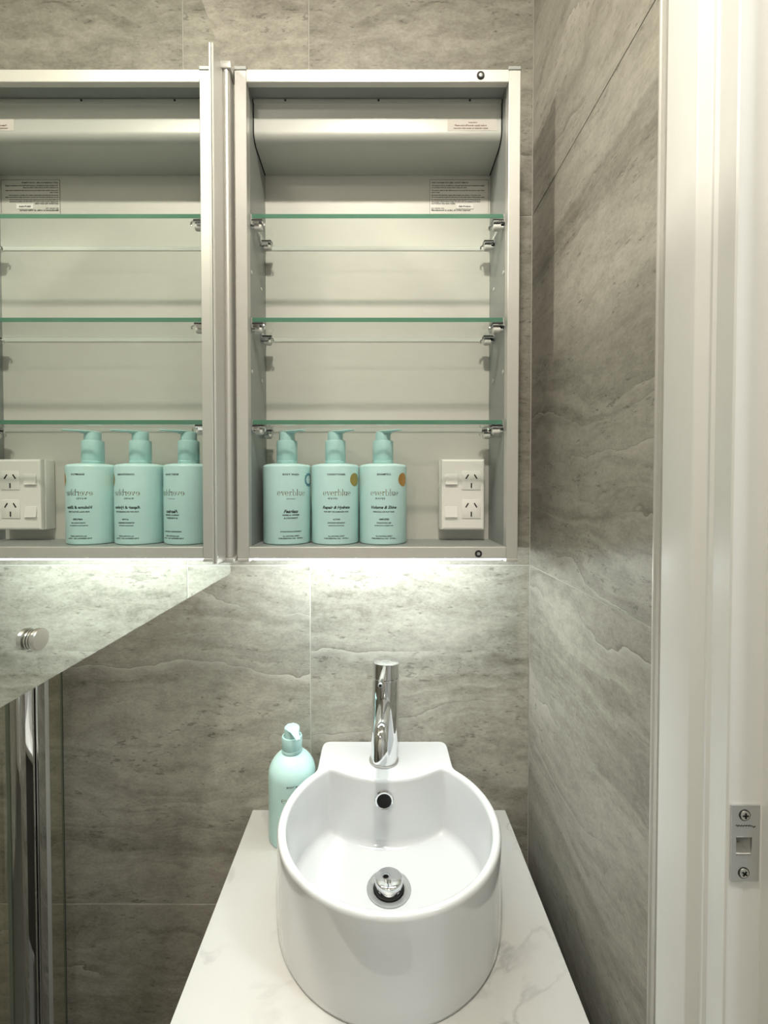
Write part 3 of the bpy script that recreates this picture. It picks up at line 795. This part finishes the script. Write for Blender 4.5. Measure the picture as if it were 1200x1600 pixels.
b = nb(); lathe(b, [(.0078, 0), (.0078, -.0010), (.0001, -.0008)], ex, ey, ez, 24, cap0=False, cap1=False); part('aerator', b, M['hole'], sp)

# ------------------------------------------------------------------ shower screen at the left
scr = thing('shower_screen', 'clear glass shower screen with chrome upright at the far left', 'shower screen', (-.553, .70, 0))
TOP = 2.0
def gl(name, x0, x1, y0, y1, label=None):
    b = nb(); box(b, x0, x1, y0, y1, .02, TOP)
    for f in b.faces:
        f.normal_update(); f.material_index = 0 if abs(f.normal.x) > .5 else 1
    return part(name, b, [M['shower'], M['shower_edge']], scr, label, None)
gl('fixed_pane', -.5580, -.5550, .7445, WY - .0014, 'narrow fixed glass strip')
gl('door_pane', -.5565, -.5505, .06, .6715)
b = nb(); box(b, -.5525, -.5355, .6720, .6840, .004, TOP, .0012, 2); part('flat_post', b, M['chrome'], scr)
b = nb(); prism(b, [(-.5560, .6890), (-.5505, .6878), (-.5488, .6880), (-.5470, .6890), (-.5386, .6990), (-.5378, .7004), (-.5375, .7030), (-.5385, .7048), (-.5440, .7060), (-.5560, .7060)], .004, TOP)
part('angled_post', b, M['chrome'], scr, smooth=22)
b = nb(); box(b, -.5560, -.5400, .7125, .7315, .004, TOP, .0025, 3); part('hinge_post', b, M['chrome'], scr)
b = nb(); box(b, -.5575, -.5430, .7325, .7440, .004, TOP, .0015, 2); part('seal_strip', b, M['trim_alu'], scr)
b = nb(); box(b, -.5560, -.5550, WY - .0013, WY - .0001, .004, TOP); part('silicone_bead', b, M['dark'], scr)
b = nb(); box(b, -.560, -.546, .06, WY - .002, 0, .0195); part('bottom_channel', b, M['trim_alu'], scr)

# ------------------------------------------------------------------ strike plate on the jamb
sx0, sx1, sz0, sz1 = .2632, .2842, H(-.2932), H(-.2360)
stp = thing('strike_plate', 'satin steel latch strike plate screwed to the white door jamb', 'strike plate', ((sx0 + sx1) / 2, .334, sz0))
hx0, hx1 = .2667, .2784
b = nb()
yf, yb = .3326, .3338
for r in ((sx0, hx0, sz0, sz1), (hx1, sx1, sz0, sz1), (hx0, hx1, sz0, JZ0), (hx0, hx1, JZ1, sz1)): box(b, r[0], r[1], yf, yb, r[2], r[3])
bmesh.ops.remove_doubles(b, verts=b.verts[:], dist=1e-6)
tubes = [(hx0, hx1, JZ0 - .0007, JZ0), (hx0, hx1, JZ1, JZ1 + .0004)]
for r in tubes: box(b, r[0], r[1], yf - .0003, yf, r[2], r[3])
part('plate', b, M['steel'], stp, smooth=None)
for zc, rot in ((H(-.2432), 0), (H(-.2868), 35)):
    xc = .2727
    b = nb(); lathe(b, [(.0042, 0), (.0042, -.0003), (.0037, -.0003)], xc, yf, zc, 28, 'y', cap0=False, cap1=False); part('countersink', b, M['dark'], stp)
    b = nb(); lathe(b, [(.0036, -.0001), (.0034, -.0007), (.0020, -.0011), (.0001, -.0012)], xc, yf, zc, 28, 'y', cap0=False, cap1=False); s_ = part('screw', b, M['nickel'], stp)
    b = nb()
    for a in (rot, rot + 90):
        t = nb(); box(t, -.0021, .0021, -.0002, .0002, -.0006, .0006); merge(b, t, Matrix.Translation((xc, yf - .0012, zc)) @ Matrix.Rotation(radians(a), 4, 'Y'))
    part('cross_slot', b, M['hole'], s_, smooth=None)
# pressed maker's mark, a worn script squiggle
b = nb()
pts = [(sx0 + .0030 + .0006 * k, yf - .0001, H(-.2512) + .0006 * sin(k * 1.9) - (.0008 if k > 20 else 0)) for k in range(25)]
tube(b, pts, .00028, 6); part('pressed_mark', b, M['dark'], stp)
